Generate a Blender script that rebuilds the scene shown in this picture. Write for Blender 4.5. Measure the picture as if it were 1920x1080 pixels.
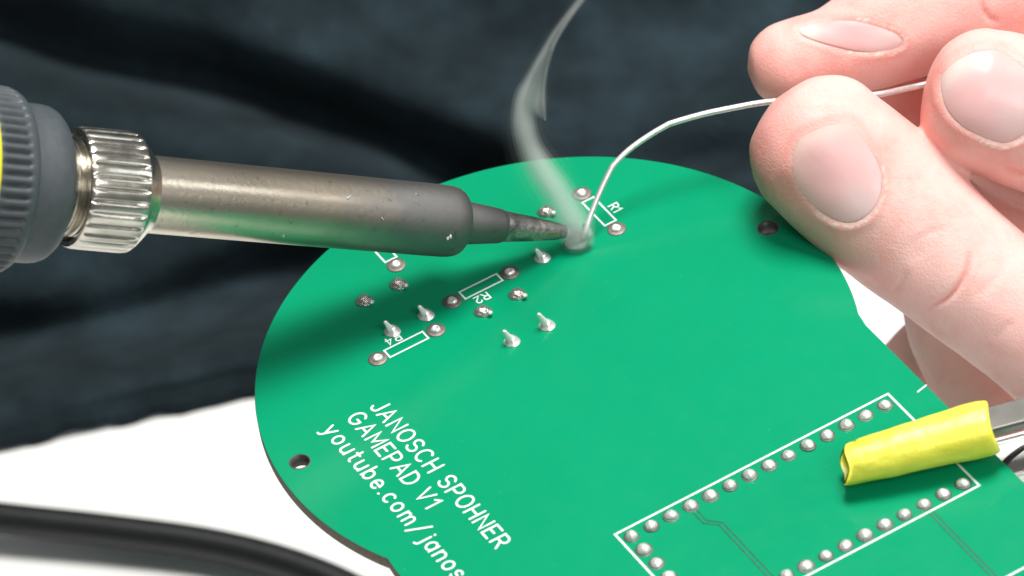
import bpy, bmesh, math, random
import numpy as np
from mathutils import Vector, Matrix, noise
from mathutils.bvhtree import BVHTree
random.seed(7)
# ------------------------------------------------------------------ scene: 1 unit = 1 cm
for o in list(bpy.data.objects): bpy.data.objects.remove(o, do_unlink=True)
SC = bpy.context.scene
SC.unit_settings.scale_length = 0.01
COL = SC.collection
# ------------------------------------------------------------------ camera
FPX = 11370.09
CAM = np.array([-0.7716, -51.0085, 46.8815])
RC = np.array([[0.98832, -0.10400, -0.11180], [-0.15240, -0.67310, -0.72370], [0.0, 0.73230, -0.68100]])
RC[2] /= np.linalg.norm(RC[2]); RC[0] -= RC[2]*(RC[0]@RC[2]); RC[0] /= np.linalg.norm(RC[0]); RC[1] = np.cross(RC[2], RC[0])
cd = bpy.data.cameras.new('camera'); cam = bpy.data.objects.new('camera', cd); COL.objects.link(cam)
cd.sensor_width = 36; cd.lens = FPX/1920*36; cd.clip_start = 1; cd.clip_end = 1000
M = Matrix.Identity(4)
for i in range(3):
    M[i][0] = RC[0][i]; M[i][1] = -RC[1][i]; M[i][2] = -RC[2][i]; M[i][3] = CAM[i]
cam.matrix_world = M
cd.dof.use_dof = True; cd.dof.focus_distance = 68.0; cd.dof.aperture_fstop = 0.36; cd.dof.aperture_blades = 0
SC.camera = cam
# ------------------------------------------------------------------ world and lamps
w = bpy.data.worlds.new('World'); SC.world = w; w.use_nodes = True
bg = w.node_tree.nodes['Background']; bg.inputs[0].default_value = (0.93, 0.97, 1.0, 1); bg.inputs[1].default_value = 0.14
def lamp(name, loc, target, sx, sy, power, col):
    l = bpy.data.lights.new(name, 'AREA'); l.shape = 'RECTANGLE'; l.size = sx; l.size_y = sy; l.energy = power; l.color = col
    o = bpy.data.objects.new(name, l); COL.objects.link(o); o.location = loc
    o.rotation_euler = (Vector(target)-Vector(loc)).to_track_quat('-Z', 'Y').to_euler(); return o
lamp('ceiling_lamp', (13, 15, 62), (0, 0, 0), 25, 25, 66000, (1.0, 0.97, 0.93))
lamp('camera_side_fill', (26, -44, 48), (1, -3, 0), 30, 24, 17500, (1.0, 0.98, 0.96))  # soft fill added on the camera side to brighten the skin
lamp('window', (66, -4, 40), (0, 0, 0), 20, 34, 6500, (0.96, 0.98, 1.0))
SC.view_settings.view_transform = 'Standard'; SC.view_settings.look = 'None'
SC.view_settings.exposure = 0.0; SC.view_settings.gamma = 1.0; SC.view_settings.use_curve_mapping = False
SC.render.engine = 'CYCLES'; SC.render.resolution_x = 1024; SC.render.resolution_y = 576
SC.cycles.volume_bounces = 8
# ------------------------------------------------------------------ photograph pixel <-> place
def at_depth(px, py, d):
    v = RC.T @ np.array([(px-960)/FPX, (py-540)/FPX, 1.0]); return CAM + v*d
def at_height(px, py, z):
    v = RC.T @ np.array([(px-960)/FPX, (py-540)/FPX, 1.0]); return CAM + v*((z-CAM[2])/v[2])
def depth_of(p): return float(RC[2] @ (np.asarray(p)-CAM))
def project(P):
    c = (np.asarray(P)-CAM) @ RC.T
    return np.c_[960+FPX*c[:, 0]/c[:, 2], 540+FPX*c[:, 1]/c[:, 2], c[:, 2]]
def spline(pts, n, closed=False):
    """Catmull-Rom through rows of pts, n samples per span."""
    P = np.asarray(pts, float); m = len(P); out = []
    spans = m if closed else m-1
    for i in range(spans):
        g = (lambda k: P[k % m]) if closed else (lambda k: P[k] if 0 <= k < m else (2*P[0]-P[1] if k < 0 else 2*P[-1]-P[-2]))
        a, b, c, d = g(i-1), g(i), g(i+1), g(i+2)
        for j in range(n):
            t = j/n
            out.append(.5*((2*b)+(-a+c)*t+(2*a-5*b+4*c-d)*t*t+(-a+3*b-3*c+d)*t**3))
    if not closed: out.append(P[-1])
    return np.array(out)
# ------------------------------------------------------------------ objects
def tag(o, label=None, cat=None, group=None, kind=None):
    if label: o['label'] = label
    if cat: o['category'] = cat
    if group: o['group'] = group
    if kind: o['kind'] = kind
    return o
def empty(name, loc=(0, 0, 0), rz=0, parent=None):
    o = bpy.data.objects.new(name, None); COL.objects.link(o); o.location = loc; o.rotation_euler = (0, 0, rz); o.empty_display_size = .3
    o.parent = parent; return o
def link_mesh(name, me, mat, parent=None, smooth=True):
    if mat is not None: me.materials.append(mat)
    if smooth: me.polygons.foreach_set('use_smooth', [True]*len(me.polygons))
    o = bpy.data.objects.new(name, me); COL.objects.link(o); o.parent = parent; return o
def mesh(name, V, F, mat, parent=None, smooth=True):
    me = bpy.data.meshes.new(name); me.from_pydata([tuple(v) for v in V], [], [tuple(f) for f in F]); me.update()
    return link_mesh(name, me, mat, parent, smooth)
def sharp(o, deg=35):
    bm = bmesh.new(); bm.from_mesh(o.data)
    for e in bm.edges:
        if len(e.link_faces) == 2 and e.calc_face_angle(0) > math.radians(deg): e.smooth = False
    bm.to_mesh(o.data); bm.free(); return o
def rings_mesh(R, close_start=True, close_end=True):
    n = len(R[0]); V = [p for r in R for p in r]; F = []
    for i in range(len(R)-1):
        for j in range(n):
            k = (j+1) % n; F.append((i*n+j, i*n+k, (i+1)*n+k, (i+1)*n+j))
    if close_start: F.append(tuple(range(n-1, -1, -1)))
    if close_end: F.append(tuple((len(R)-1)*n+j for j in range(n)))
    return V, F
def tube(path, rad, n=12):
    P = np.asarray(path, float); R = []
    T = np.gradient(P, axis=0); T /= np.linalg.norm(T, axis=1)[:, None]
    up = np.array([0, 0, 1.0]); 
    for i, (p, t) in enumerate(zip(P, T)):
        s = np.cross(t, up)
        if np.linalg.norm(s) < 1e-3: s = np.array([1.0, 0, 0])
        s /= np.linalg.norm(s); b = np.cross(s, t); r = rad[i] if hasattr(rad, '__len__') else rad
        R.append([p+r*(math.cos(a)*s+math.sin(a)*b) for a in np.linspace(0, 2*math.pi, n, endpoint=False)])
    return rings_mesh(R)
def joined(parts):
    V, F = [], []
    for v, f in parts:
        k = len(V); V += list(v); F += [tuple(i+k for i in q) for q in f]
    return V, F
def boxvf(x0, x1, y0, y1, z0, z1):
    V = [(x, y, z) for z in (z0, z1) for y in (y0, y1) for x in (x0, x1)]
    return V, [(0, 2, 3, 1), (4, 5, 7, 6), (0, 1, 5, 4), (2, 6, 7, 3), (0, 4, 6, 2), (1, 3, 7, 5)]
# ------------------------------------------------------------------ materials
def new_mat(name):
    m = bpy.data.materials.new(name); m.use_nodes = True; nt = m.node_tree
    return m, nt, nt.nodes['Principled BSDF']
def N(nt, typ, **kw):
    n = nt.nodes.new(typ)
    for k, v in kw.items():
        if k.startswith('_'): setattr(n, k[1:], v)
        else: n.inputs[k.replace('__', ' ')].default_value = v
    return n
def ramp(nt, fac, stops):
    r = nt.nodes.new('ShaderNodeValToRGB'); e = r.color_ramp.elements
    while len(e) < len(stops): e.new(.5)
    for k, (p, c) in enumerate(stops): e[k].position = p; e[k].color = (*c, 1) if len(c) == 3 else c
    nt.links.new(fac, r.inputs[0]); return r.outputs[0]
def noise_node(nt, scale, detail=4, rough=.55, vec=None, coord='Object'):
    t = N(nt, 'ShaderNodeTexCoord'); n = N(nt, 'ShaderNodeTexNoise', Scale=scale, Detail=detail, Roughness=rough)
    nt.links.new(vec if vec is not None else t.outputs[coord], n.inputs['Vector']); return n.outputs['Fac']
def bump(nt, b, h, strength, dist):
    n = N(nt, 'ShaderNodeBump', Strength=strength, Distance=dist); nt.links.new(h, n.inputs['Height']); nt.links.new(n.outputs[0], b.inputs['Normal'])
def mapping(nt, scale):
    t = N(nt, 'ShaderNodeTexCoord'); m = N(nt, 'ShaderNodeMapping'); m.inputs['Scale'].default_value = scale
    nt.links.new(t.outputs['Object'], m.inputs[0]); return m.outputs[0]
def simple(name, col, rough, metal=0, nscale=8, var=.12, bstr=0, bscale=60, bdist=.01, spec=.5, rvar=.1):
    m, nt, b = new_mat(name); f = noise_node(nt, nscale)
    lo = tuple(c*(1-var) for c in col); hi = tuple(min(1, c*(1+var)) for c in col)
    nt.links.new(ramp(nt, f, [(.3, lo), (.7, hi)]), b.inputs['Base Color'])
    f2 = noise_node(nt, nscale*3.1)
    nt.links.new(ramp(nt, f2, [(.3, (rough-rvar,)*3), (.7, (rough+rvar,)*3)]), b.inputs['Roughness'])
    b.inputs['Metallic'].default_value = metal; b.inputs['Specular IOR Level'].default_value = spec
    if bstr: bump(nt, b, noise_node(nt, bscale, 3), bstr, bdist)
    return m
def mat_board():
    m, nt, b = new_mat('solder_mask')
    f = noise_node(nt, .45, 3); c = ramp(nt, f, [(.3, (.0008, .278, .128)), (.7, (.0012, .292, .137))])
    # sparse dust and flux specks
    d = noise_node(nt, 16, 2); sp = ramp(nt, d, [(.715, (0, 0, 0)), (.74, (.35, .35, .35))])
    mx = N(nt, 'ShaderNodeMix', _data_type='RGBA'); nt.links.new(sp, mx.inputs[0]); nt.links.new(c, mx.inputs[6]); mx.inputs[7].default_value = (.05, .42, .26, 1)
    nt.links.new(mx.outputs[2], b.inputs['Base Color'])
    sm = noise_node(nt, 3.0, 5); nt.links.new(ramp(nt, sm, [(.35, (.20,)*3), (.7, (.25,)*3)]), b.inputs['Roughness'])
    b.inputs['Specular IOR Level'].default_value = .22
    # long fine wipe scratches
    vec = mapping(nt, (1.2, 26, 1)); s = noise_node(nt, 2.2, 2, .5, vec)
    bump(nt, b, s, .04, .004); return m
MB = mat_board()
M_FR4 = simple('board_edge', (.20, .17, .13), .75, nscale=30, var=.3, bstr=.5, bscale=90)
M_SILK = simple('silkscreen', (.74, .86, .82), .6, nscale=60, var=.06)
M_TRACE = simple('trace_gap', (.002, .115, .062), .35)
M_TIN = simple('tinned_pad', (.20, .175, .155), .5, metal=.6, nscale=30, var=.25, bstr=.3, bscale=40, bdist=.01)
M_RING = simple('dark_pad_ring', (.10, .10, .085), .5, metal=.4, nscale=20, var=.3)  # dark ring around each pin's solder dome
M_SOLDER = simple('solder', (.90, .89, .87), .36, metal=.6, nscale=14, var=.08, bstr=.35, bscale=22, bdist=.02, rvar=.08)
M_LEAD = simple('bright_lead', (.88, .875, .86), .34, metal=.3, nscale=14, var=.06, bstr=.2, bscale=20, bdist=.02)
M_DIRTYSOLDER = simple('flux_stained_solder', (.50, .47, .43), .30, metal=.85, nscale=22, var=.35, bstr=.7, bscale=26, bdist=.03)
M_WIRE = simple('solder_wire', (.82, .82, .81), .46, metal=.8, nscale=20, var=.08, bstr=.25, bscale=30, bdist=.01)
M_NICKEL = simple('nickel', (.66, .63, .56), .24, metal=1, nscale=2.5, var=.14, bstr=.10, bscale=14, bdist=.01, rvar=.04)
M_CLIP = simple('clip_steel_dark_reflection', (.22, .215, .20), .34, metal=.9, nscale=1.2, var=.12, rvar=.03)  # reflection of the dark cloth is put into this base colour
M_CLIPL = simple('clip_steel_light_reflection', (.72, .72, .68), .38, metal=1, nscale=1.2, var=.10, rvar=.03)  # paler copy of the same steel, bright front reflection put into the colour
M_GRIP = simple('dark_grip_plastic', (.062, .074, .082), .50, nscale=12, var=.10, bstr=.25, bscale=50, bdist=.008, rvar=.08)
M_YRING = simple('yellow_handle', (.78, .76, .01), .45, nscale=6, var=.05)
M_BLACK = simple('black_rubber', (.010, .012, .013), .42, nscale=9, var=.2, bstr=.2)
def mat_sleeve():
    m, nt, b = new_mat('yellow_sleeve'); f = noise_node(nt, 5)
    nt.links.new(ramp(nt, f, [(.3, (.93, .83, .055)), (.7, (.97, .90, .10))]), b.inputs['Base Color'])
    b.inputs['Specular IOR Level'].default_value = .8; b.inputs['Roughness'].default_value = .43; b.inputs['Subsurface Weight'].default_value = .25
    b.inputs['Subsurface Radius'].default_value = (.1, .1, .02); b.inputs['Subsurface Scale'].default_value = .6
    bump(nt, b, noise_node(nt, 6, 4), .24, .06); return m
M_SLEEVE = mat_sleeve()
def mat_barrel():
    """nickel tube, straw-brown by the nut and oxidised matt grey towards the tip (object x = cm from the tip)."""
    m, nt, b = new_mat('heat_stained_barrel')
    t = N(nt, 'ShaderNodeTexCoord'); s = N(nt, 'ShaderNodeSeparateXYZ'); nt.links.new(t.outputs['Object'], s.inputs[0])
    n = noise_node(nt, 2.6, 5); a = N(nt, 'ShaderNodeMath', _operation='MULTIPLY_ADD'); nt.links.new(n, a.inputs[0]); a.inputs[1].default_value = 1.3; nt.links.new(s.outputs[0], a.inputs[2])
    mr = N(nt, 'ShaderNodeMapRange'); nt.links.new(a.outputs[0], mr.inputs[0]); mr.inputs[1].default_value = 0; mr.inputs[2].default_value = 6.5
    c = ramp(nt, mr.outputs[0], [(0, (.155, .157, .155)), (.28, (.175, .178, .178)), (.46, (.225, .222, .212)), (.62, (.46, .40, .315)), (.85, (.64, .57, .46)), (1, (.70, .64, .53))])
    sp = ramp(nt, noise_node(nt, 9, 4), [(.26, (.35, .33, .30)), (.36, (1, 1, 1)), (.72, (1, 1, 1)), (.80, (1.0, 1.0, 1.0))])
    mx = N(nt, 'ShaderNodeMix', _data_type='RGBA', _blend_type='MULTIPLY'); mx.inputs[0].default_value = .6
    nt.links.new(c, mx.inputs[6]); nt.links.new(sp, mx.inputs[7]); nt.links.new(mx.outputs[2], b.inputs['Base Color'])
    r = ramp(nt, mr.outputs[0], [(0, (.62,)*3), (.40, (.54,)*3), (.56, (.38,)*3), (.75, (.28,)*3), (1, (.26,)*3)]); nt.links.new(r, b.inputs['Roughness'])
    b.inputs['Metallic'].default_value = .95
    bump(nt, b, noise_node(nt, 14, 4), .22, .012); return m
M_BARREL = mat_barrel()
def mat_tip():
    m, nt, b = new_mat('burnt_tip'); f = noise_node(nt, 7, 5)
    nt.links.new(ramp(nt, f, [(.28, (.12, .115, .11)), (.46, (.28, .27, .26)), (.60, (.40, .385, .36)), (.66, (.34, .20, .11)), (.72, (.44, .42, .39))]), b.inputs['Base Color'])
    b.inputs['Metallic'].default_value = .85; b.inputs['Roughness'].default_value = .42; bump(nt, b, noise_node(nt, 12, 4), .6, .03); return m
M_TIP = mat_tip()
def mat_table():
    m, nt, b = new_mat('white_table'); f = noise_node(nt, .6, 4)
    nt.links.new(ramp(nt, f, [(.3, (.86, .86, .85)), (.7, (.89, .89, .885))]), b.inputs['Base Color']); b.inputs['Roughness'].default_value = .5
    bump(nt, b, noise_node(nt, 12, 3), .1, .02); return m
M_TABLE = mat_table()
def mat_cloth():
    m, nt, b = new_mat('navy_cloth'); f = noise_node(nt, .62, 5, .62)
    nt.links.new(ramp(nt, f, [(.30, (.008, .014, .017)), (.50, (.016, .027, .033)), (.70, (.028, .048, .060))]), b.inputs['Base Color'])
    b.inputs['Roughness'].default_value = .95; b.inputs['Specular IOR Level'].default_value = .1
    b.inputs['Sheen Weight'].default_value = .03; bump(nt, b, noise_node(nt, 9, 4), .5, .08); return m
M_CLOTH = mat_cloth()
def mat_skin():
    m, nt, b = new_mat('skin'); a = N(nt, 'ShaderNodeVertexColor', _layer_name='tone')
    f = noise_node(nt, 2.4, 6, .65); mot = ramp(nt, f, [(.28, (.97, .78, .76)), (.5, (1, .94, .93)), (.72, (1, 1, 1))])
    mx = N(nt, 'ShaderNodeMix', _data_type='RGBA', _blend_type='MULTIPLY'); mx.inputs[0].default_value = 1.0
    nt.links.new(a.outputs[0], mx.inputs[6]); nt.links.new(mot, mx.inputs[7]); nt.links.new(mx.outputs[2], b.inputs['Base Color'])
    b.inputs['Subsurface Weight'].default_value = .55; b.inputs['Subsurface Radius'].default_value = (1, .34, .22); b.inputs['Subsurface Scale'].default_value = .16
    b.inputs['Roughness'].default_value = .52; b.inputs['Specular IOR Level'].default_value = .38
    v = N(nt, 'ShaderNodeTexVoronoi', Scale=34.0); t = N(nt, 'ShaderNodeTexCoord'); nt.links.new(t.outputs['Object'], v.inputs['Vector'])
    ad = N(nt, 'ShaderNodeMath', _operation='ADD'); nt.links.new(v.outputs['Distance'], ad.inputs[0]); nt.links.new(noise_node(nt, 11, 6, .65, mapping(nt, (1, 1, 2.2))), ad.inputs[1])
    bump(nt, b, ad.outputs[0], .20, .02); return m
M_SKIN = mat_skin()
def mat_nail():
    m, nt, b = new_mat('nail'); a = N(nt, 'ShaderNodeVertexColor', _layer_name='tone'); nt.links.new(a.outputs[0], b.inputs['Base Color'])
    b.inputs['Roughness'].default_value = .36; b.inputs['Specular IOR Level'].default_value = .45
    b.inputs['Subsurface Weight'].default_value = .4; b.inputs['Subsurface Radius'].default_value = (1, .4, .3); b.inputs['Subsurface Scale'].default_value = .10
    bump(nt, b, noise_node(nt, 5, 3), .12, .03); return m
M_NAIL = mat_nail()
def mat_smoke(name, dens):
    m = bpy.data.materials.new(name); m.use_nodes = True; nt = m.node_tree; nt.nodes.clear()
    out = nt.nodes.new('ShaderNodeOutputMaterial'); v = nt.nodes.new('ShaderNodeVolumePrincipled')
    v.inputs['Color'].default_value = (.98, .985, .985, 1); v.inputs['Density'].default_value = dens; v.inputs['Anisotropy'].default_value = .0
    nt.links.new(v.outputs[0], out.inputs['Volume']); return m
# ================================================================== SETTING
TZ = -9.0
eA, eB = at_height(0, 838, TZ), at_height(1570, 492, TZ)
ed = (eB-eA)/np.linalg.norm(eB-eA); en = np.array([-ed[1], ed[0], 0]); en = en if en[1] > 0 else -en
def table_pt(s, t, z): return eA+ed*s+en*t+np.array([0, 0, z])
V = []
for z in (0, -2.2):
    for s, t in ((-40, -70), (60, -70), (60, 0), (-40, 0)): V.append(table_pt(s, t, z))
tb = mesh('tabletop', V, [(0, 1, 2, 3), (7, 6, 5, 4), (0, 4, 5, 1), (1, 5, 6, 2), (2, 6, 7, 3), (3, 7, 4, 0)], M_TABLE, smooth=False)
bv = tb.modifiers.new('b', 'BEVEL'); bv.width = .15; bv.segments = 3; tag(tb, kind='structure')
# ---- dark cloth behind the table edge (the sitter's clothing), folds in real relief
def seg_dist(P, line):
    d = np.full(len(P), 1e9)
    for a, b in zip(line[:-1], line[1:]):
        a = np.array(a, float); b = np.array(b, float); t = np.clip(((P-a)@(b-a))/((b-a)@(b-a)), 0, 1)
        d = np.minimum(d, np.linalg.norm(P-(a+t[:, None]*(b-a)), axis=1))
    return d
VALLEYS = [([(-700, -120), (-80, 20), (150, 95), (400, 150), (560, 205), (760, 285), (930, 350), (1080, 400)], 46, 1.5),
           ([(-700, 700), (-100, 655), (120, 648), (260, 620), (380, 575), (480, 540), (640, 500), (800, 470)], 62, 1.7),
           ([(780, 20), (900, 30), (1010, 60)], 55, .8), ([(1080, 20), (1250, -10), (1420, 20)], 70, .9),
           ([(-60, 812), (60, 795), (150, 782)], 34, .8), ([(1150, 330), (1380, 330), (1480, 430)], 60, .8)]
RIDGES = [([(-50, 190), (250, 240), (480, 290), (700, 330)], 90, .7), ([(-50, 735), (200, 735), (470, 680)], 55, .6),
          ([(560, 100), (800, 170), (950, 230)], 90, .5), ([(1050, 260), (1250, 240), (1400, 220)], 110, .6)]
prof = spline([(-.12, .03), (-.05, .22), (.25, .38), (1.4, .2), (3.2, -.2), (6.0, .6), (8.4, 3.0), (10.6, 6.2), (13.4, 10.5), (17, 16)], 26)
xs = np.linspace(-22, 32, 330); G = []
for i, (t, z) in enumerate(prof):
    for s in xs:
        k = max(0, 1-i/60.)
        wv = .03*math.sin(s*1.3+.6)+.05*math.sin(s*4.3)*noise.noise((s*.8, 9, 1))+.12*noise.noise((s*2.6, 3, 1))
        G.append(table_pt(s, t+k*wv*(1 if t < 1.5 else 0), z))
G = np.array(G); px = project(G)[:, :2]
h = np.zeros(len(G))
for ln, wd, dp in VALLEYS:
    l2 = spline(ln, 8); tp = np.clip(np.minimum(np.linalg.norm(px-l2[0], axis=1), np.linalg.norm(px-l2[-1], axis=1))/220, 0, 1)
    h -= .95*dp*tp*np.exp(-(seg_dist(px, l2)/(wd*1.2))**2)
for ln, wd, dp in RIDGES: h += dp*np.exp(-(seg_dist(px, ln)/wd)**2)
h += np.array([.30*noise.noise((p[0]*.22, p[1]*.3, p[2]*.3)) for p in G])
fade = np.clip((np.repeat(np.arange(len(prof)), len(xs))-40)/50., 0, 1)
nrm = en*-.72+np.array([0, 0, .69])
G = G+(h*fade)[:, None]*nrm
n = len(xs); F = [(i*n+j, i*n+j+1, (i+1)*n+j+1, (i+1)*n+j) for i in range(len(prof)-1) for j in range(n-1)]
cl = mesh('cloth', G, F, M_CLOTH); so = cl.modifiers.new('s', 'SOLIDIFY'); so.thickness = .12; so.offset = -1
tag(cl, 'dark navy cloth in soft folds behind the far edge of the white table', 'cloth')
# ================================================================== CIRCUIT BOARD (own frame: u along the long pin row, v across)
ANG = math.atan2(-0.4236, -0.9058)
board = empty('circuit_board', (3.0903, -3.4023, 0), ANG)
tag(board, 'green circuit board with white printed lettering and rows of solder joints', 'circuit board')
CU, CV, CR = 2.531, -2.826, 3.417
def outline():
    uL, uR = -.543, 5.628
    aR = math.atan2(-1.43-CV, uL-CU); aL = math.atan2(-1.33-CV, uR-CU)
    pts = [(CU+CR*math.cos(a), CV+CR*math.sin(a)) for a in np.linspace(aL, aR-2*math.pi, 120)]
    pts = [p for p in pts]
    pts += [(uL, -1.20), (uL, 8.0), (uL+.5, 8.5), (uR-.5, 8.5), (uR, 8.0), (uR, -1.15)]
    return pts
def plate(name, loops, z0, z1, mats, parent, bev=0):
    cu = bpy.data.curves.new(name, 'CURVE'); cu.dimensions = '2D'; cu.fill_mode = 'BOTH'; cu.extrude = (z1-z0)/2
    for lp in loops:
        s = cu.splines.new('POLY'); s.points.add(len(lp)-1); s.use_cyclic_u = True
        for p, q in zip(s.points, lp): p.co = (q[0], q[1], 0, 1)
    if bev: cu.bevel_depth = bev; cu.bevel_resolution = 1; cu.offset = -bev; cu.extrude -= bev
    t = bpy.data.objects.new(name, cu); COL.objects.link(t); dg = bpy.context.evaluated_depsgraph_get()
    me = bpy.data.meshes.new_from_object(t.evaluated_get(dg)); bpy.data.objects.remove(t)
    me.transform(Matrix.Translation((0, 0, (z0+z1)/2)))
    me.materials.clear()
    for m in mats: me.materials.append(m)
    for p in me.polygons: p.material_index = 0 if (abs(p.normal.z) > .9 or len(mats) < 2) else 1
    return link_mesh(name, me, None, parent, smooth=False)
circ = lambda c, r, k=28: [(c[0]+r*math.cos(a), c[1]+r*math.sin(a)) for a in np.linspace(0, 2*math.pi, k, endpoint=False)]
HOLES = [(-.538, -3.217), (5.641, -3.234)]
plate('board_panel', [outline()]+[circ(c, .112) for c in HOLES], -.16, 0, [MB, M_FR4], board, bev=.008)
def ribbon(pts, wd, z, closed=False, cap=True):
    P = np.asarray(pts, float)
    if not closed: P = P[np.r_[True, np.linalg.norm(np.diff(P, axis=0), axis=1) > 1e-5]]
    if closed: A = np.roll(P, 1, 0); B = np.roll(P, -1, 0)
    else: A = np.vstack([2*P[0]-P[1], P[:-1]]); B = np.vstack([P[1:], 2*P[-1]-P[-2]])
    t1 = P-A; t1 /= np.linalg.norm(t1, axis=1)[:, None]; t2 = B-P; t2 /= np.linalg.norm(t2, axis=1)[:, None]
    n1 = np.c_[-t1[:, 1], t1[:, 0]]; n2 = np.c_[-t2[:, 1], t2[:, 0]]; m = n1+n2; L = np.linalg.norm(m, axis=1)
    m /= np.maximum(L, .3)[:, None]; k = 1/np.maximum((m*n1).sum(1), .45); k = np.minimum(k, 1.9)
    L_, R_ = P+m*(k*wd/2)[:, None], P-m*(k*wd/2)[:, None]
    n = len(P); zz = z+.0005*np.arange(n)/n; V = [(*p, q) for p, q in zip(L_, zz)]+[(*p, q) for p, q in zip(R_, zz)]
    F = [(n+i, n+i+1, i+1, i) for i in range(n-1)]
    if closed: F.append((2*n-1, n, 0, n-1))
    elif cap:
        for e, (c, t) in enumerate(((P[0], -t1[0]), (P[-1], t2[-1]))):
            a0 = math.atan2(t[1], t[0]); b = len(V)
            V += [(c[0]+wd/2*math.cos(a), c[1]+wd/2*math.sin(a), z+.0006*e) for a in np.linspace(a0-math.pi/2, a0+math.pi/2, 7)]
            F.append(tuple(range(b, b+7)))
    return V, F
SZ = .004
M_PLATE = simple('hole_plating', (.085, .082, .078), .5, metal=.5)
for c in HOLES:
    V, F = rings_mesh([[(c[0]+r*math.cos(a), c[1]+r*math.sin(a), z) for a in np.linspace(0, 2*math.pi, 28, endpoint=False)] for r, z in ((.106, -.165), (.106, .003), (.122, .003), (.124, .0005))], False, False)
    mesh('hole_rim', V, F, M_PLATE, board)
# ---- stroke lettering
def arc(cx, cy, rx, ry, a0, a1, k=14): return [(cx+rx*math.cos(math.radians(a)), cy+ry*math.sin(math.radians(a))) for a in np.linspace(a0, a1, k)]
GL = {
 'J': (.46, [[(.46, 1), (.46, .24)]+arc(.23, .24, .23, .24, 0, -170, 10)]), 'A': (.74, [[(0, 0), (.37, 1), (.74, 0)], [(.13, .34), (.61, .34)]]),
 'N': (.66, [[(0, 0), (0, 1), (.66, 0), (.66, 1)]]), 'O': (.76, [arc(.38, .5, .38, .5, 90, 450, 26)]),
 'S': (.62, [arc(.31, .745, .29, .255, 25, 250, 14)+arc(.31, .265, .31, .265, 70, -155, 14)]), 'C': (.70, [arc(.38, .5, .38, .5, 48, 312, 20)]),
 'H': (.64, [[(0, 0), (0, 1)], [(.64, 0), (.64, 1)], [(0, .5), (.64, .5)]]), 'P': (.60, [[(0, 0), (0, 1), (.34, 1)]+arc(.34, .73, .26, .27, 80, -90, 9)+[(0, .46)]]),
 'E': (.56, [[(.56, 1), (0, 1), (0, 0), (.56, 0)], [(0, .52), (.46, .52)]]), 'R': (.62, [[(0, 0), (0, 1), (.34, 1)]+arc(.34, .74, .26, .26, 80, -90, 9)+[(0, .48)], [(.32, .48), (.62, 0)]]),
 'G': (.76, [arc(.38, .5, .38, .5, 45, 338, 20)+[(.74, .45), (.44, .45)]]), 'M': (.78, [[(0, 0), (0, 1), (.39, .25), (.78, 1), (.78, 0)]]),
 'D': (.68, [[(0, 0), (0, 1), (.26, 1)]+arc(.26, .5, .42, .5, 88, -88, 16)+[(.26, 0), (0, 0)]]), 'V': (.70, [[(0, 1), (.35, 0), (.70, 1)]]),
 '1': (.30, [[(0, .74), (.28, 1), (.28, 0)]]), '2': (.58, [arc(.29, .72, .28, .28, 165, -30, 12)+[(0, 0), (.58, 0)]]), '4': (.60, [[(.44, 0), (.44, 1), (0, .30), (.60, .30)]]),
 'y': (.56, [[(0, .68), (.29, 0)], [(.56, .68), (.22, -.20), (.12, -.30), (0, -.30)]]), 'o': (.56, [arc(.28, .34, .28, .34, 90, 450, 22)]),
 'u': (.52, [[(0, .68), (0, .24)]+arc(.25, .24, .25, .24, 180, 340, 10)+[(.52, .30)], [(.52, .68), (.52, 0)]]), 't': (.34, [[(.14, .95), (.14, .18)]+arc(.28, .18, .14, .18, 180, 275, 7)+[(.34, .01)], [(0, .68), (.34, .68)]]),
 'b': (.54, [[(0, 1), (0, 0)], arc(.27, .34, .27, .34, 180, -180, 20)]), 'e': (.56, [[(.02, .36), (.56, .36)]+arc(.28, .34, .28, .34, 6, 318, 20)]),
 '.': (.06, [[(.02, .03), (.05, .03)]]), 'c': (.50, [arc(.28, .34, .28, .34, 48, 312, 18)]), 'm': (.84, [[(0, 0), (0, .68)], [(0, .40)]+arc(.21, .42, .21, .26, 170, 0, 10)+[(.42, 0)], [(.42, .40)]+arc(.63, .42, .21, .26, 170, 0, 10)+[(.84, 0)]]),
 '/': (.62, [[(0, -.22), (.62, 1.12)]]), 'h': (.52, [[(0, 0), (0, 1)], [(0, .40)]+arc(.26, .42, .26, .26, 172, 0, 10)+[(.52, 0)]]), 'p': (.54, [[(0, .68), (0, -.3)], arc(.27, .34, .27, .34, 180, -180, 20)]), 'r': (.34, [[(0, 0), (0, .68)], [(0, .38)]+arc(.26, .42, .26, .26, 172, 70, 7)]),
 'j': (.26, [[(.26, .68), (.26, -.08)]+arc(.07, -.08, .19, .22, 0, -90, 7), [(.26, .92), (.26, .95)]]),
 'a': (.54, [arc(.27, .34, .27, .34, 0, 360, 20), [(.54, .68), (.54, 0)]]), 'n': (.52, [[(0, 0), (0, .68)], [(0, .40)]+arc(.26, .42, .26, .26, 172, 0, 10)+[(.52, 0)]]),
 's': (.46, [arc(.23, .505, .21, .175, 30, 250, 10)+arc(.23, .17, .23, .17, 75, -150, 10)]), ' ': (.30, [])}
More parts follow.
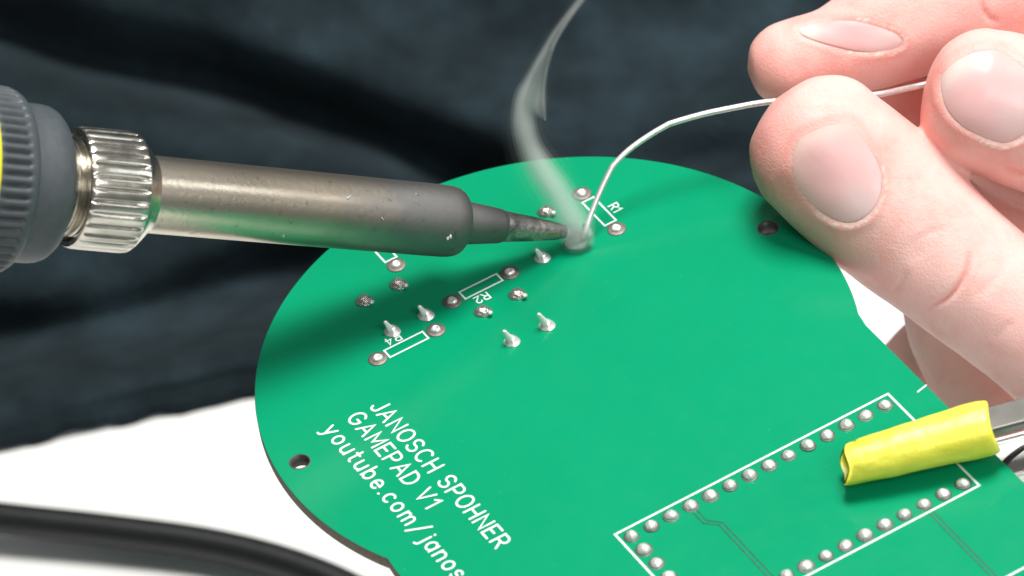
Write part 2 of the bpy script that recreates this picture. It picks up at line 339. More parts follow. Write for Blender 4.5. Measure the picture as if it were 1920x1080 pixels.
def text(name, s, origin, xdir, ydir, cap, length, wd, label):
    adv = [GL[c][0] for c in s]; gap = (length/cap-sum(adv))/(len(s)-1); x = 0; k = 0
    root = empty(name, (origin[0], origin[1], 0), parent=board); root['label'] = label
    for c, a in zip(s, adv):
        parts = []
        for st in GL[c][1]:
            p = [np.array(xdir)*cap*(x+q[0])+np.array(ydir)*cap*q[1] for q in st]; k += 1
            cyc = np.linalg.norm(p[0]-p[-1]) < 1e-4; parts.append(ribbon(p[:-1] if cyc else p, wd, SZ+.0008*(k % 4), cyc))
        x += a+gap
        if not parts: continue
        o = mesh('letter', *joined(parts), M_SILK, root, smooth=False)
        bm = bmesh.new(); bm.from_mesh(o.data)
        for f in bm.faces:
            f.normal_update()
            if f.normal.z < 0: f.normal_flip()
        bm.to_mesh(o.data); bm.free()
    return root
VD, UD = (0, 1), (1, 0); UP = (-1, 0)
text('printed_text', 'JANOSCH SPOHNER', (4.582, -3.495), VD, UP, .198, 2.745, .0275, 'white printed line JANOSCH SPOHNER')
text('printed_text', 'GAMEPAD V1', (4.882, -3.500), VD, UP, .198, 1.765, .0275, 'white printed line GAMEPAD V1')
text('printed_text', 'youtube.com/janoschspohner', (5.195, -3.505), VD, UP, .198, 4.45, .0275, 'white printed web address in small letters')
text('printed_text', 'R1', (.722, -4.655), VD, UP, .110, .130, .019, 'white printed mark R1')
text('printed_text', 'R2', (2.585, -4.298), UD, VD, .110, .165, .019, 'white printed mark R2')
text('printed_text', 'R4', (3.735, -4.335), UD, VD, .110, .175, .019, 'white printed mark R4')
def line_part(name, pts, wd, closed=False, mat=M_SILK, z=SZ):
    V, F = ribbon(pts, wd, z, closed, cap=True); return mesh(name, V, F, mat, board, smooth=False)
rect = lambda a, b, c, d: [(a, c), (b, c), (b, d), (a, d)]
for r in (rect(.772, .925, -4.900, -4.406), rect(2.331, 2.827, -4.488, -4.349), rect(3.491, 3.995, -4.190, -4.053), rect(3.098, 3.251, -5.940, -5.443)):
    line_part('printed_outline', r, .022, True)
line_part('printed_outline', rect(-.130, 3.430, -.137, 1.650), .027, True)
line_part('printed_line', [(-.41, .038), (-.538, .010)], .022)
line_part('printed_line', [(-.1, 2.960), (2.6, 2.956)], .028)
def offset_pair(pts, off):
    P = np.array(pts, float); A = np.vstack([2*P[0]-P[1], P[:-1]]); B = np.vstack([P[1:], 2*P[-1]-P[-2]]); t = B-A; t /= np.linalg.norm(t, axis=1)[:, None]
    nn = np.c_[-t[:, 1], t[:, 0]]; return P+nn*off, P-nn*off
for pts in ([(2.546, .07), (2.546, .290), (2.422, .425), (2.422, 3.2)], [(.510, 1.60), (.512, 5.0)]):
    for q in offset_pair(pts, .026): line_part('trace_edge', q, .017, False, M_TRACE, .003)
# ---- solder joints
def lathe(profile, n=20, wob=0, seed=0, flute=None):
    R = []
    for x, r in profile:
        R.append([(r*math.cos(a)*(1+wob*math.sin(2*a+seed)), r*math.sin(a)*(1+wob*math.cos(3*a+seed)), x) for a in np.linspace(0, 2*math.pi, n, endpoint=False)])
    return rings_mesh(R)
def mk(name, vf, mat):
    me = bpy.data.meshes.new(name); me.from_pydata([tuple(v) for v in vf[0]], [], vf[1]); me.materials.append(mat)
    me.polygons.foreach_set('use_smooth', [True]*len(me.polygons)); return me
def put(name, me, loc, parent, rot=(0, 0, 0), sc=(1, 1, 1)):
    o = bpy.data.objects.new(name, me); COL.objects.link(o); o.parent = parent; o.location = loc; o.rotation_euler = rot; o.scale = sc; return o
pad_rim = mk('pad_rim', lathe([(.0005, .094), (.005, .093), (.007, .088), (.008, .04)], 24), M_RING)
dome = [mk('solder_dome', lathe([(.004, .072), (.018, .070), (.034, .063), (.050, .049), (.060, .031), (.065, .013), (.060+.010*i, .002)], 20, .05, i), M_SOLDER) for i in range(3)]
PINS = [(i*.254, 0) for i in range(14)]+[(i*.254, 1.524) for i in range(14)]+[(3.302, i*.254) for i in range(1, 6)]
for k, (u, v) in enumerate(PINS):
    j = put('solder_joint', dome[k % 3], (u, v, .002), board, (random.uniform(-.08, .08), random.uniform(-.08, .08), random.uniform(0, 6)), (random.uniform(.92, 1.08), random.uniform(.92, 1.08), random.uniform(.8, 1.2)))
    put('pad', pad_rim, (0, 0, 0), j, sc=(1.0, 1.0, .8))
pad_big = mk('pad_big', lathe([(.0005, .112), (.006, .111), (.009, .105), (.011, .070), (.012, .03)], 26), M_TIN)
bead = mk('bead', lathe([(.008, .060), (.024, .057), (.038, .048), (.044, .036), (.038, .022), (.028, .004)], 18, .10, 1), M_SOLDER)
for u, v in [(.85, -5.031), (.847, -4.275), (3.175, -5.322), (3.175, -6.08), (2.2, -4.407), (2.969, -4.404), (3.356, -4.115), (4.12, -4.118)]:
    j = put('solder_joint', pad_big, (u, v, .002), board, (0, 0, random.uniform(0, 6))); put('lead', bead, (0, 0, 0), j)
lump = mk('lump', lathe([(.001, .096), (.012, .094), (.040, .078), (.070, .060), (.085, .040), (.088, .01)], 18, .09, 2), M_DIRTYSOLDER)
nub = mk('nub', lathe([(-.03, .030), (.03, .030), (.05, .026), (.056, .006)], 12), M_SOLDER)
W2B = Matrix.Rotation(-ANG, 3, 'Z')
for u, v in [(3.767, -5.034), (3.317, -5.03), (2.32, -4.044), (2.779, -4.046), (1.339, -5.024)]:
    j = put('solder_joint', lump, (u, v, .002), board, (0, 0, 0), (1.05, 1.05, .72)); j.rotation_euler = (0, 0, -ANG)
    put('lead', nub, (.062, -.058, .045), j, (math.radians(50), 0, math.radians(40)))
cone = mk('cone', lathe([(.001, .096), (.008, .094), (.024, .070), (.06, .050), (.10, .040)], 20, .07, 3), M_SOLDER)
spike = mk('spike', lathe([(.0, .055), (.04, .050), (.08, .044), (.13, .034), (.18, .026), (.225, .022), (.238, .015), (.241, .003)], 16, .08, 1), M_LEAD)
for k, (u, v) in enumerate([(3.762, -4.401), (3.323, -4.391), (1.775, -4.39), (2.313, -3.40), (2.765, -3.422), (1.334, -4.372)]):
    j = put('solder_joint', cone, (u, v, .002), board, (0, 0, -ANG), (1, 1, .75))
    put('lead', spike, (0, 0, 0), j, (math.radians(2), math.radians(-15), 0), (1, 1, (1.05, 1.0, .95, 1.25, 1.15, .5)[k]))
molten = mk('molten', lathe([(.0, .13), (.02, .128), (.06, .112), (.11, .085), (.15, .05), (.165, .012)], 22, .06, 1), M_LEAD)
j = put('molten_solder', molten, (1.334, -4.372, .002), board); j['label'] = 'molten solder blob under the iron tip'
# ================================================================== SOLDERING IRON
tip_d = depth_of(at_height(1072, 436, .17))
T0 = at_depth(1072, 436, tip_d)
Q = at_depth(268, 367, tip_d); ax = (Q-T0); L = np.linalg.norm(ax); ax = ax/L
AX = ax*math.cos(math.radians(26)) - RC[2]*math.sin(math.radians(26)); AX /= np.linalg.norm(AX)
# depth compensation so that the projected axis stays on the measured line
def sta(pxx):
    lo, hi = -2., 30.
    for _ in range(50):
        m = (lo+hi)/2; p = project([T0+AX*m])[0]
        if p[0] > pxx: lo = m
        else: hi = m
    return lo
e1 = np.cross(AX, RC[2]); e1 /= np.linalg.norm(e1); e2 = np.cross(AX, e1)
IR = Matrix(((AX[0], e1[0], e2[0], T0[0]), (AX[1], e1[1], e2[1], T0[1]), (AX[2], e1[2], e2[2], T0[2]), (0, 0, 0, 1)))
iron = empty('soldering_iron'); iron.matrix_world = IR
tag(iron, 'soldering iron with steel barrel, knurled nut and ribbed dark handle', 'soldering iron')
def turned(name, prof, mat, n=64, flutes=0, depth=0, where=None, sharpen=30, caps=True, parent=iron, gpow=1.5):
    """prof: list of (photo station, radius, flute factor)"""
    R = []
    for st in prof:
        x, r = sta(st[0]), st[1]; fl = st[2] if len(st) > 2 else 0
        ring = []
        for a in np.linspace(0, 2*math.pi, n, endpoint=False):
            rr = r
            if flutes and fl: rr = r-depth*fl*(.5-.5*math.cos(a*flutes+.5*math.sin(3*a)))**gpow
            ring.append((x, rr*math.cos(a), rr*math.sin(a)))
        R.append(ring)
    V, F = rings_mesh(R, caps, caps); o = mesh(name, V, F, mat, parent); return sharp(o, sharpen)
def dense(a, b, ra, rb, k): return [(a+(b-a)*i/k, ra+(rb-ra)*i/k) for i in range(k+1)]
turned('tip_collar', [(958, .10), (944, .176), (938, .192), (934, .199), (905, .222), (885, .238), (860, .246)], M_BARREL, 40)
tipp = turned('tip', [(1076, .012), (1074, .035), (1066, .066), (1040, .104), (1000, .140), (960, .168), (940, .180)], M_TIP, 40)
# a little solder wetted on the working end
turned('tinned_end', [(1078, .01), (1076, .042), (1068, .066), (1056, .080), (1050, .076), (1046, .06)], M_SOLDER, 24, parent=tipp)
bar = [(862, .10), (866, .24), (866, .285), (864, .325), (859, .362), (852, .388), (842, .402), (832, .407)]
turned('barrel', bar+dense(800, 262, .411, .432, 30), M_BARREL, 72)
nut = turned('nut', [(276, .40), (274, .455), (270, .475), (258, .56), (246, .640), (240, .668), (236, .672, .3), (230, .676, 1), (215, .676, 1), (190, .676, 1), (165, .676, 1), (142, .674, 1), (137, .668, .5), (133, .655), (133, .60), (145, .575), (175, .56)], M_NICKEL, 300, 30, .030, sharpen=25, caps=False, gpow=5)
th = []
for i in range(0, 61):
    x = 178-i*1.35; th.append((x, .53+.022*math.sin(i*1.45)))
turned('threaded_neck', th, M_NICKEL, 56, sharpen=80)
hd = [(106, .50), (104, .60), (99, .70), (92, .775), (83, .83), (72, .862), (60, .874), (40, .876), (24, .878), (16, .89)]
turned('collar', hd+[(10, .88), (8, .5)], M_GRIP, 90, sharpen=40)
turned('ribbed_grip', [(20, .86), (17, .93), (12, .975), (5, 1.005), (-2, 1.02, .0), (-6, 1.03, .6), (-10, 1.035, 1), (-30, 1.04, 1), (-48, 1.045, 1), (-56, 1.045, .6), (-62, 1.045), (-66, 1.03), (-68, .9)], M_GRIP, 312, 52, .055, sharpen=50)
turned('yellow_band', [(-58, .95), (-62, 1.04), (-66, 1.062), (-72, 1.068), (-160, 1.08), (-170, 1.05)], M_YRING, 80)
turned('rear_grip', [(-165, 1.0), (-172, 1.06), (-300, 1.10), (-600, 1.0), (-1100, .95), (-1150, .8), (-1170, .3)], M_GRIP, 80)
# pale flux crumbs stuck to the barrel
def on_barrel(px, py, r):
    d = RC.T @ np.array([(px-960)/FPX, (py-540)/FPX, 1.0]); d /= np.linalg.norm(d); m = CAM-T0
    dp, mp = d-AX*(d@AX), m-AX*(m@AX); A, B, C = dp@dp, dp@mp, mp@mp-r*r; t = (-B-math.sqrt(max(0, B*B-A*C)))/A
    return CAM+d*t
M_FLUX = simple('flux_crumb', (.42, .42, .39), .6, nscale=20)
crumb = mk('crumb', lathe([(-.02, .02), (-.008, .05), (.008, .045), (.02, .02)], 9, .3, 1), M_FLUX)
INV = Matrix(IR).inverted()
for px_, py_, k in ((845, 443, .95), (840, 446, .6), (717, 410, .5), (652, 371, .6), (657, 367, .4), (780, 364, .3), (465, 343, .35), (531, 441, .5), (305, 413, .3)):
    p = INV @ Vector(on_barrel(px_, py_, .416+.016*(840-px_)/560)); put('flux_crumb', crumb, p, iron, (random.uniform(0, 3), random.uniform(0, 3), random.uniform(0, 3)), (k*.9, k*.6, k*.6))
# ================================================================== SOLDER WIRE
wd0 = depth_of(at_height(1098, 432, .16)); HD = depth_of(at_height(1530, 270, .84))
wp = [(1091, 447, -.02), (1098, 432, 0), (1108, 402, .05), (1124, 362, .12), (1143, 322, .21), (1152, 308, .245), (1178, 282, .34), (1214, 256, .46), (1246, 237, .55), (1262, 230, .59), (1318, 214, .72), (1380, 201, .84), (1432, 192, .93), (1482, 188, 1.0)]
WP = spline([at_depth(a, b, wd0+(HD+.62-wd0)*t) for a, b, t in wp]+[at_depth(1560, 184, HD+.62), at_depth(1645, 177, HD+.55), at_depth(1690, 168, HD+.45), at_depth(1735, 158, HD+.35), at_depth(1800, 140, HD+.4)], 10)
tag(mesh('solder_wire', *tube(WP, .034, 14), M_WIRE), 'bent silver solder wire pinched between thumb and forefinger', 'solder wire')
# ================================================================== ALLIGATOR CLIP
sa, sb = at_height(1584, 872, .30), at_height(1856, 800, .36)
sx = sb-sa; SL = np.linalg.norm(sx); sx /= SL; sy = np.cross([0, 0, 1], sx); sy /= np.linalg.norm(sy); sz = np.cross(sx, sy)
clip = empty('alligator_clip'); clip.matrix_world = Matrix(((sx[0], sy[0], sz[0], sa[0]), (sx[1], sy[1], sz[1], sa[1]), (sx[2], sy[2], sz[2], sa[2]), (0, 0, 0, 1)))
tag(clip, 'steel alligator clip with a yellow sleeve gripping the board edge', 'clip')
def sleeve_rings():
    R = []; n = 44
    def ring(x, k, inner=False):
        t = x/SL; r = .225+.095*min(1, t*1.05)**.8; out = []
        for a in np.linspace(0, 2*math.pi, n, endpoint=False):
            rr = r*k*(1+.05*noise.noise((x*1.6, math.cos(a)*1.3, math.sin(a)*1.3))+.035*noise.noise((x*4, math.cos(a)*3, 5+math.sin(a)*3)))
            yy, zz = rr*1.0*math.cos(a), rr*.92*math.sin(a)
            # slanted, uneven cut ends
            cut = .05*math.sin(a+.6)+.02*math.sin(3*a) if x < .3*SL else .03*math.sin(a*2)
            out.append((x+cut*(1 if (x < .15 or x > SL-.15) else 0), yy, max(zz, -.30+.02*math.sin(x*9))))
        return out
    for x in (.5, .2, .06): R.append(ring(x, .72))
    R += [ring(0, .78), ring(-.012, .87), ring(0, .96), ring(.05, 1.0)]
    for x in np.linspace(.12, SL-.1, 26): R.append(ring(x, 1.0))
    R += [ring(SL-.03, .985), ring(SL, .95), ring(SL+.01, .88), ring(SL, .78), ring(SL-.1, .70)]
    return R
V, F = rings_mesh(sleeve_rings(), True, False); mesh('sleeve', V, F, M_SLEEVE, clip)
def channel(name, mat, x0, x1, wy0, wy1, zt, drop, th, parent):
    parts = [boxvf(x0, x1, -wy0, wy0, zt-th, zt), boxvf(x0, x1, -wy0-.004, -wy0+th, zt-drop, zt-th), boxvf(x0, x1, wy0-th, wy0+.004, zt-drop, zt-th)]
    o = mesh(name, *joined(parts), mat, parent, smooth=False); b = o.modifiers.new('b', 'BEVEL'); b.width = .012; b.segments = 2; return o
channel('upper_jaw', M_CLIP, .35, SL+2.6, .17, .2, .13, .13, .03, clip)
o = mesh('jaw_flange', *boxvf(SL-.2, SL+2.6, -.235, -.177, -.085, -.045), M_CLIPL, clip, smooth=False); b = o.modifiers.new('b', 'BEVEL'); b.width = .01
lo_ = channel('lower_jaw', M_CLIPL, .5, SL+2.4, .30, .3, -.50, .16, .04, clip)
o = mesh('pivot', *lathe([(-.5, .07), (.5, .07)], 18), M_CLIP, clip); o.rotation_euler = (math.radians(90), 0, 0); o.location = (SL+1.2, 0, -.2)
# spring of black steel wire between the jaws
sp = []
for i in range(90):
    a = i/90*math.pi*5; sp.append((SL+1.1+.34*math.cos(a), -.25+.5*i/90, -.27+.30*math.sin(a)))
# black lead wire looping below the jaw
lw = spline([at_height(*p) for p in [(1874, 880, -.13), (1886, 866, -.13), (1902, 852, -.13), (1925, 838, -.13), (1960, 830, -.13), (2010, 850, -.5), (2060, 920, -2.5)]], 10)
inv = clip.matrix_world.inverted()
mesh('lead_wire', *tube([tuple(inv @ Vector(p)) for p in lw], .036, 10), M_BLACK, clip)
# ================================================================== POWER CABLE on the table
cp = [(-3500, 700, .22), (-1800, 850, .3), (-900, 905, .4), (-500, 925, .50), (-220, 945, .46), (0, 972, .42), (200, 994, .38), (400, 1022, .34), (560, 1064, .3), (690, 1122, .25), (800, 1200, .22), (900, 1330, .21)]
tag(mesh('power_cable', *tube(spline([at_height(a, b, TZ+c) for a, b, c in cp], 12), .215, 20), M_BLACK), 'thick black cable curving across the white table', 'cable')
# ================================================================== HAND
D0 = depth_of(at_height(1530, 270, .84))
def finger(sec, n=40, per=7):
    """sec rows: px, py, depth offset (cm), half width px, thickness ratio; first row is the tip point."""
    S = np.array(sec, float); Cn = np.array([at_depth(a, b, D0+c) for a, b, c in S[:, :3]])
    rad = S[:, 3]/FPX*(D0+S[:, 2]); D = spline(np.c_[Cn, rad, S[:, 4]], per)
    P = D[:, :3]; r = D[:, 3]; q = D[:, 4]
    T = np.gradient(P, axis=0); T /= np.linalg.norm(T, axis=1)[:, None]; R = []
    for p, t, rr, k in zip(P, T, r, q):
        s = np.cross(t, RC[2]); s /= np.linalg.norm(s); b = np.cross(s, t)
        rr = max(rr, .02)
        R.append([p+rr*(math.cos(a)*s+k*math.sin(a)*b) for a in np.linspace(0, 2*math.pi, n, endpoint=False)])
    return rings_mesh(R)
def tipped(tip, first, rest, k=(.12, .3, .55, .8)):
    """rounded end: rows between the tip point and the first full section."""
    t, f = np.array(tip, float), np.array(first, float); rows = []
    for u in k:
        c = t+(f-t)*u; c[3] = f[3]*math.sqrt(1-(1-u)**2)**.9; c[4] = f[4]; rows.append(list(c))
    return [[*t[:3], 2, f[4]]]+rows+[list(f)]+[list(r) for r in rest]
THUMB = tipped((1450, 190, .02, 0, .8), (1542, 280, .0, 142, .80), [(1610, 338, 0, 146, .80), (1690, 410, .0, 143, .84), (1800, 506, .05, 131, .92), (1930, 606, .1, 126, .95), (2080, 720, .2, 140, .95), (2260, 810, .4, 165, .9), (2430, 770, .6, 185, .9), (2600, 640, .8, 200, .85), (2720, 520, 1.0, 190, .85)])
INDEX = tipped((1401, 133, 1.15, 0, .95), (1488, 118, 1.15, 82, .95), [(1560, 98, 1.15, 86, .98), (1630, 68, 1.2, 102, .95), (1720, 30, 1.3, 118, .9), (1830, -15, 1.4, 124, .9), (1980, -60, 1.5, 128, .9), (2200, -50, 1.6, 138, .9), (2380, 20, 1.5, 150, .9), (2520, 140, 1.3, 165, .9), (2640, 260, 1.2, 160, .9)])
MIDDLE = tipped((1734, 163, -.15, 0, .85), (1838, 188, -.05, 134, .85), [(1900, 205, .05, 142, .85), (1990, 240, .15, 140, .85), (2100, 290, .3, 138, .9), (2300, 370, .6, 150, .9)])
RING = tipped((1905, 930, 2.6, 0, .9), (1885, 830, 2.5, 100, .9), [(1838, 690, 2.4, 104, .9), (1795, 560, 2.3, 104, .9), (1850, 440, 2.1, 112, .9), (2050, 380, 1.7, 125, .9), (2300, 400, 1.3, 140, .9)])
PINKY = tipped((1600, 815, 3.9, 0, .9), (1672, 752, 3.8, 80, .9), [(1740, 690, 3.7, 88, .9), (1850, 610, 3.5, 92, .9), (2000, 540, 3.2, 100, .9), (2300, 500, 2.2, 120, .9)])
PALM = [(2180, 330, .8, 60, .8), (2260, 340, .8, 330, .5), (2400, 360, .9, 430, .42), (2700, 380, 1.2, 420, .42), (3000, 400, 1.8, 300, .6), (3300, 420, 2.4, 240, .8), (3900, 450, 4.0, 250, .8), (4000, 450, 4.2, 120, .8)]
WEB = tipped((1622, 196, 1.75, 0, .7), (1740, 205, 1.7, 62, .7), [(1830, 230, 1.6, 100, .7), (1980, 270, 1.3, 140, .7), (2250, 330, 1.0, 200, .7)])
V, F = joined([finger(s) for s in (WEB, THUMB, INDEX, MIDDLE, RING, PINKY, PALM)])
me = bpy.data.meshes.new('hand'); me.from_pydata([tuple(v) for v in V], [], F); me.update()
bm = bmesh.new(); bm.from_mesh(me); bmesh.ops.recalc_face_normals(bm, faces=bm.faces); bm.to_mesh(me); bm.free()
tmp = bpy.data.objects.new('tmp', me); COL.objects.link(tmp)
rm = tmp.modifiers.new('r', 'REMESH'); rm.mode = 'VOXEL'; rm.voxel_size = .036
sm = tmp.modifiers.new('s', 'SMOOTH'); sm.iterations = 5; sm.factor = .5
hm = bpy.data.meshes.new_from_object(tmp.evaluated_get(bpy.context.evaluated_depsgraph_get())); bpy.data.objects.remove(tmp)
hm.name = 'hand'
nv = len(hm.vertices); co = np.empty(nv*3); hm.vertices.foreach_get('co', co); co = co.reshape(-1, 3)
no = np.empty(nv*3); hm.vertices.foreach_get('normal', no); no = no.reshape(-1, 3)
bvh = BVHTree.FromPolygons([tuple(c) for c in co], [tuple(p.vertices) for p in hm.polygons])
pp = project(co); facing = (no @ RC[2]) < .1
def cast(px, py):
    d = RC.T @ np.array([(px-960)/FPX, (py-540)/FPX, 1.0]); d /= np.linalg.norm(d)
    hit = bvh.ray_cast(Vector(CAM), Vector(d)); return hit
def inside(P, poly):
    x, y = P[:, 0], P[:, 1]; c = np.zeros(len(P), bool); m = len(poly)
    for i in range(m):
        x1, y1 = poly[i]; x2, y2 = poly[(i+1) % m]
        if y1 == y2: continue
        c ^= ((y1 > y) != (y2 > y)) & (x < (x2-x1)*(y-y1)/(y2-y1)+x1)
    return c
disp = np.zeros(nv)
tone = np.tile(np.array([.89, .555, .51]), (nv, 1)); RED = np.array([.84, .30, .255]); PALE = np.array([.91, .645, .60])
def blend(wt, c):
    global tone
    wt = np.clip(wt, 0, 1)[:, None]; tone = tone*(1-wt)+np.array(c)*wt
# redder finger ends, paler pressed and stretched skin
def near(px, py, off, rpx):
    c = at_depth(px, py, D0+off); r = rpx/FPX*D0; return np.exp(-(np.linalg.norm(co-c, axis=1)/r)**2)
blend(.75*near(1440, 300, 0, 110), RED); blend(.55*near(1540, 420, 0, 110), RED); blend(.55*near(1660, 300, -.6, 60), RED); blend(.6*near(1422, 140, 1.1, 75), RED); blend(.35*near(1560, 170, .9, 60), RED)
blend(.8*near(1745, 190, -.1, 70), RED); blend(.55*near(1830, 290, -.3, 90), RED); blend(.5*near(1640, 20, .6, 60), RED)
blend(.9*near(1740, 215, 1.2, 75), (.74, .22, .17)); blend(.45*near(1560, 190, 0, 60), PALE); blend(.6*near(1760, 400, -.5, 160), PALE); blend(.5*near(1850, 560, -.5, 150), PALE)  # deep red stands in for shade and bounced light between the fingers
NAILS = [('thumb', [(1491, 258), (1520, 239), (1556, 226), (1592, 223), (1612, 238), (1638, 278), (1656, 320), (1657, 356), (1646, 390), (1622, 414), (1594, 424), (1560, 417), (1516, 390), (1488, 350), (1478, 302)], (1620, 395), (1550, 232)),
         ('middle', [(1757, 150), (1776, 121), (1815, 95), (1864, 86), (1894, 98), (1925, 124), (1945, 160), (1946, 205), (1930, 250), (1896, 272), (1862, 270), (1805, 245), (1768, 205)], (1926, 240), (1790, 118)),
         ('index', [(1490, 52), (1545, 37), (1598, 35), (1648, 46), (1686, 62), (1698, 82), (1676, 98), (1622, 99), (1560, 86), (1510, 70)], (1686, 82), (1510, 56))]
nail_data = []
for nm, poly, base, tipn in NAILS:
    bd = spline(poly, 5, closed=True); cen = bd.mean(0); rows = []
    for r in np.linspace(0, 1, 11)[1:]:
        rows.append([cen+(b-cen)*r for b in bd])
    hc = cast(*cen); nail_data.append((nm, bd, cen, rows, base, tipn, hc))
    dm = np.abs(pp[:, 2]-depth_of(hc[0])) < .55
    sel = facing & dm & (pp[:, 0] > bd[:, 0].min()-40) & (pp[:, 0] < bd[:, 0].max()+40) & (pp[:, 1] > bd[:, 1].min()-40) & (pp[:, 1] < bd[:, 1].max()+40)
    idx = np.where(sel)[0]; P2 = pp[idx, :2]; d = seg_dist(P2, list(bd)+[bd[0]]); ins = inside(P2, bd); sd = np.where(ins, -d, d)
    k = {'thumb': .6, 'middle': .75, 'index': .45}[nm]
    if nm == 'thumb': k = k*(.15+1.0*np.clip(((P2-cen) @ np.array([.75, .66]))/60, 0, 1))
    disp[idx] += k*(-.040*(1/(1+np.exp((sd+7)/1.6))) + .022*np.exp(-((sd-6)/8)**2))
    f = np.zeros(nv); f[idx] = .3*np.exp(-((sd-5)/7)**2); blend(f, RED)
    # dry pale cuticle
    cd_ = np.linalg.norm(P2-np.array(base), axis=1); L_ = np.linalg.norm(np.array(base)-np.array(tipn))
    f = np.zeros(nv); f[idx] = np.exp(-((sd-1.5)/2.5)**2)*(cd_ < .52*L_)*np.array([max(0, noise.noise((p[0]*.12, p[1]*.12, 2))+.45) for p in P2]); blend(f*1.4, (.92, .80, .74))
CREASES = [([(1818, 470), (1812, 505), (1794, 540), (1772, 562), (1740, 578)], 5.5, .042), ([(1700, 505), (1690, 530), (1672, 552)], 7, .018), ([(1760, 430), (1730, 470), (1700, 490)], 14, .014),
           ([(1838, 0), (1850, 28), (1874, 44)], 5, .03), ([(1700, 470), (1735, 440), (1780, 425)], 8, .012), ([(1830, 560), (1870, 520), (1890, 480)], 10, .012), ([(1480, 60), (1530, 75), (1590, 95), (1650, 100)], 7, .02),
           ([(1500, 200), (1540, 190), (1590, 200)], 10, -.012), ([(1600, 180), (1630, 210), (1650, 250)], 9, .016), ([(1880, 310), (1905, 322), (1930, 330)], 5, .03), ([(1900, 600), (1860, 640)], 9, .014)]
for ln, wdp, dp in CREASES:
    c = cast(*ln[len(ln)//2])
    if c[0] is None: continue
    l2 = spline(ln, 6); e0, e1_ = np.array(l2[0]), np.array(l2[-1]); hl = np.linalg.norm(e1_-e0)/2
    tap = np.clip(1.15-(np.linalg.norm(pp[:, :2]-(e0+e1_)/2, axis=1)/hl)**2, 0, 1); g = tap*np.exp(-(seg_dist(pp[:, :2], l2)/wdp)**2)*facing*(np.abs(pp[:, 2]-depth_of(c[0])) < .5)
    disp -= dp*g
    if dp > .025: blend(.55*g, RED)
lum = np.array([noise.noise((c[0]*1.3, c[1]*1.3, c[2]*1.3))*.028+noise.noise((c[0]*3.5, c[1]*3.5, c[2]*3.5))*.008 for c in co])
co2 = co+no*(disp+lum)[:, None]; hm.vertices.foreach_set('co', co2.ravel())
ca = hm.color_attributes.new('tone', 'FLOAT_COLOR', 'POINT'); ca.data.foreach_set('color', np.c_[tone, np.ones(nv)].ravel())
hm.update(); hm.materials.clear()
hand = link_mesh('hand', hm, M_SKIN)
tag(hand, 'left hand with pink fingertips pinching the solder wire above the board', 'hand')
for nm, bd, cen, rows, base, tipn, hc in nail_data:
    def pt(p, r):
        h_ = cast(*p)
        if h_[0] is None or abs(depth_of(h_[0])-depth_of(hc[0])) > .8: return None
        k = {'thumb': .6, 'middle': .75, 'index': .45}[nm]
        if nm == 'thumb': k *= .45+.55*np.clip(((p-cen) @ np.array([.75, .66]))/60+.3, 0, 1)
        c_ = h_[0]; lm = noise.noise((c_[0]*1.3, c_[1]*1.3, c_[2]*1.3))*.028+noise.noise((c_[0]*3.5, c_[1]*3.5, c_[2]*3.5))*.008
        return np.array(h_[0])+np.array(h_[1])*(k*(.014*(1-r**3)-.016*r**5)+lm)
    Vn, keep, Fn, colr = [], {}, [], []
    m = len(bd); bse, tpn = np.array(base, float), np.array(tipn, float); axv = tpn-bse; Ln = np.linalg.norm(axv); axv /= Ln
    def colour(p, r):
        t = ((p-bse) @ axv)/Ln
        c = np.array([.87, .455, .45])
        lun = np.exp(-(np.linalg.norm(p-(bse+axv*Ln*.06))/(Ln*.26))**2); c = c*(1-.55*lun)+np.array([.84, .66, .64])*.55*lun
        fr = 1/(1+math.exp(-(t-.88)/.03)); c = c*(1-.75*fr)+np.array([.90, .80, .74])*.75*fr
        sk = np.array([.88, .50, .445]); sd_ = np.clip(((p-cen) @ np.array([-.75, -.66]))/40+.5, 0, 1) if nm == 'thumb' else .6; e = max(0, (r-.45)/.55)**1.2*sd_; c = c*(1-e)+sk*e
        return (*c, 1)
    Vn.append(pt(cen, 0)); colr.append(colour(cen, 0)); ok = True
    for i, rw in enumerate(rows):
        for j, p in enumerate(rw):
            v = pt(p, (i+1)/len(rows))
            if v is None: v = Vn[-m] if len(Vn) > m else Vn[0]
            Vn.append(v); colr.append(colour(p, (i+1)/len(rows)))
    Fn += [(0, 1+j, 1+(j+1) % m) for j in range(m)]
    for i in range(len(rows)-1):
        a, b = 1+i*m, 1+(i+1)*m; Fn += [(a+j, b+j, b+(j+1) % m, a+(j+1) % m) for j in range(m)]
    o = mesh('nail', Vn, Fn, M_NAIL, hand); a = o.data.color_attributes.new('tone', 'FLOAT_COLOR', 'POINT'); a.data.foreach_set('color', np.array(colr).ravel())
    bm = bmesh.new(); bm.from_mesh(o.data); bmesh.ops.recalc_face_normals(bm, faces=bm.faces)
    if sum((f.normal.dot(Vector(RC[2]))) for f in bm.faces) > 0: bmesh.ops.reverse_faces(bm, faces=bm.faces)
    bm.to_mesh(o.data); bm.free()
    s_ = o.modifiers.new('s', 'SOLIDIFY'); s_.thickness = .02; s_.offset = -1
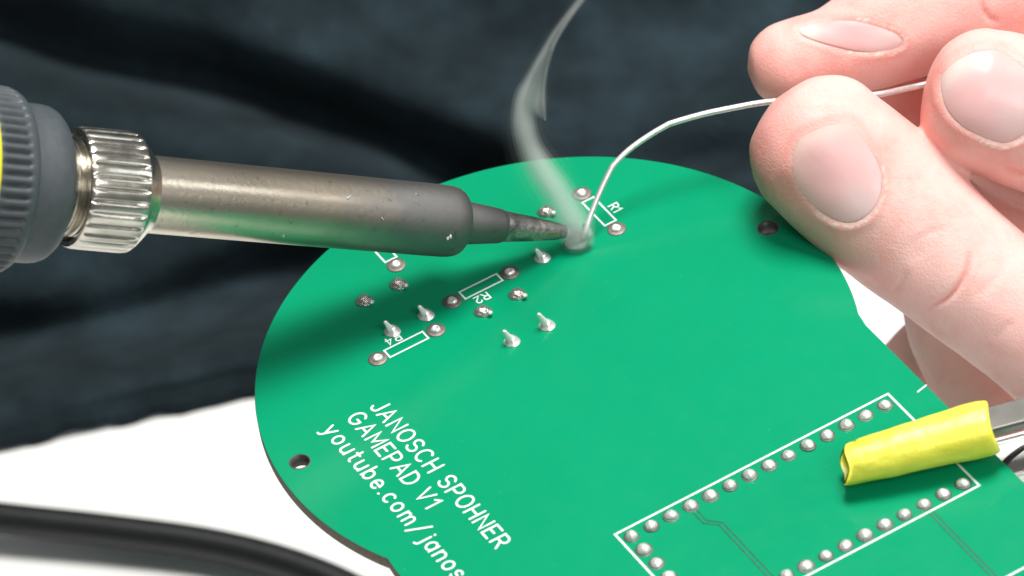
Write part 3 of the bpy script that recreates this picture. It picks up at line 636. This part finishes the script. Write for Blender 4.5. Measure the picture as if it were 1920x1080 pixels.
# ================================================================== SMOKE
def smoke(name, rows, dens, parent=None, thick=.7):
    """rows: px, py, height over the board, half width px"""
    P = spline([list(at_height(a, b, c))+[wd/FPX*68.5] for a, b, c, wd in rows], 9)
    T = np.gradient(P[:, :3], axis=0); T /= np.linalg.norm(T, axis=1)[:, None]; R = []
    for i, (p, t) in enumerate(zip(P, T)):
        s = np.cross(t, RC[2]); s /= np.linalg.norm(s); b = np.cross(s, t); r = max(p[3], .008)
        jx = .04*r*noise.noise((i*.15, 2, 7))
        R.append([p[:3]+r*((math.cos(a)+jx)*s+thick*math.sin(a)*b) for a in np.linspace(0, 2*math.pi, 22, endpoint=False)])
    V, F = rings_mesh(R); o = mesh(name, V, F, mat_smoke(name, dens), parent)
    bm = bmesh.new(); bm.from_mesh(o.data); bmesh.ops.recalc_face_normals(bm, faces=bm.faces); bm.to_mesh(o.data); bm.free(); return o
smk = empty('smoke', at_height(1080, 455, .02)); smk_loc = smk.location.copy()
tag(smk, 'thin white smoke wisp rising from the hot solder joint', 'smoke', kind='stuff')
WISPS = [('smoke_core', [(1088, 450, .12, 26), (1080, 430, .24, 33), (1064, 395, .48, 33), (1040, 355, .75, 31), (1016, 320, 1.05, 29), (995, 282, 1.4, 24), (984, 245, 1.7, 22), (982, 212, 2.0, 21), (990, 178, 2.3, 22), (1003, 140, 2.6, 14), (1020, 100, 2.95, 9), (1042, 60, 3.3, 7), (1072, 20, 3.65, 7), (1095, -8, 3.9, 7), (1140, -60, 4.4, 7)], 5.0),
         ('smoke_veil', [(1084, 452, .08, 34), (1070, 415, .3, 46), (1050, 378, .6, 48), (1024, 335, .9, 52), (998, 288, 1.35, 44), (984, 245, 1.7, 38), (988, 205, 2.05, 36), (998, 168, 2.35, 30), (1012, 120, 2.75, 20), (1036, 70, 3.2, 15), (1088, 0, 3.85, 13), (1140, -60, 4.4, 13)], .32),
         ('smoke_thread', [(1022, 225, 1.9, 3), (1020, 205, 2.05, 5), (1018, 180, 2.25, 5), (1020, 150, 2.5, 5), (1027, 115, 2.8, 5), (1040, 80, 3.1, 5), (1060, 45, 3.4, 5), (1092, 0, 3.82, 5), (1130, -50, 4.3, 5)], 6.0),
         ('smoke_fold', [(1022, 222, 1.9, 4), (1010, 208, 2.0, 13), (1004, 185, 2.2, 20), (1008, 158, 2.45, 16), (1018, 128, 2.7, 10), (1034, 90, 3.0, 6)], 2.4),
         ('smoke_base', [(1052, 418, .30, 4), (1062, 428, .24, 18), (1080, 446, .14, 26), (1096, 448, .12, 20), (1104, 436, .2, 10), (1100, 425, .3, 3)], 9.0)]
for nm, rows, dn in WISPS:
    for wk, dk in ((.40, .34), (.66, .33), (.92, .24), (1.2, .09)):
        o = smoke('wisp', [(a, b, c, d*wk) for a, b, c, d in rows], dn*dk); o.data.transform(Matrix.Translation(-smk_loc)); o.parent = smk
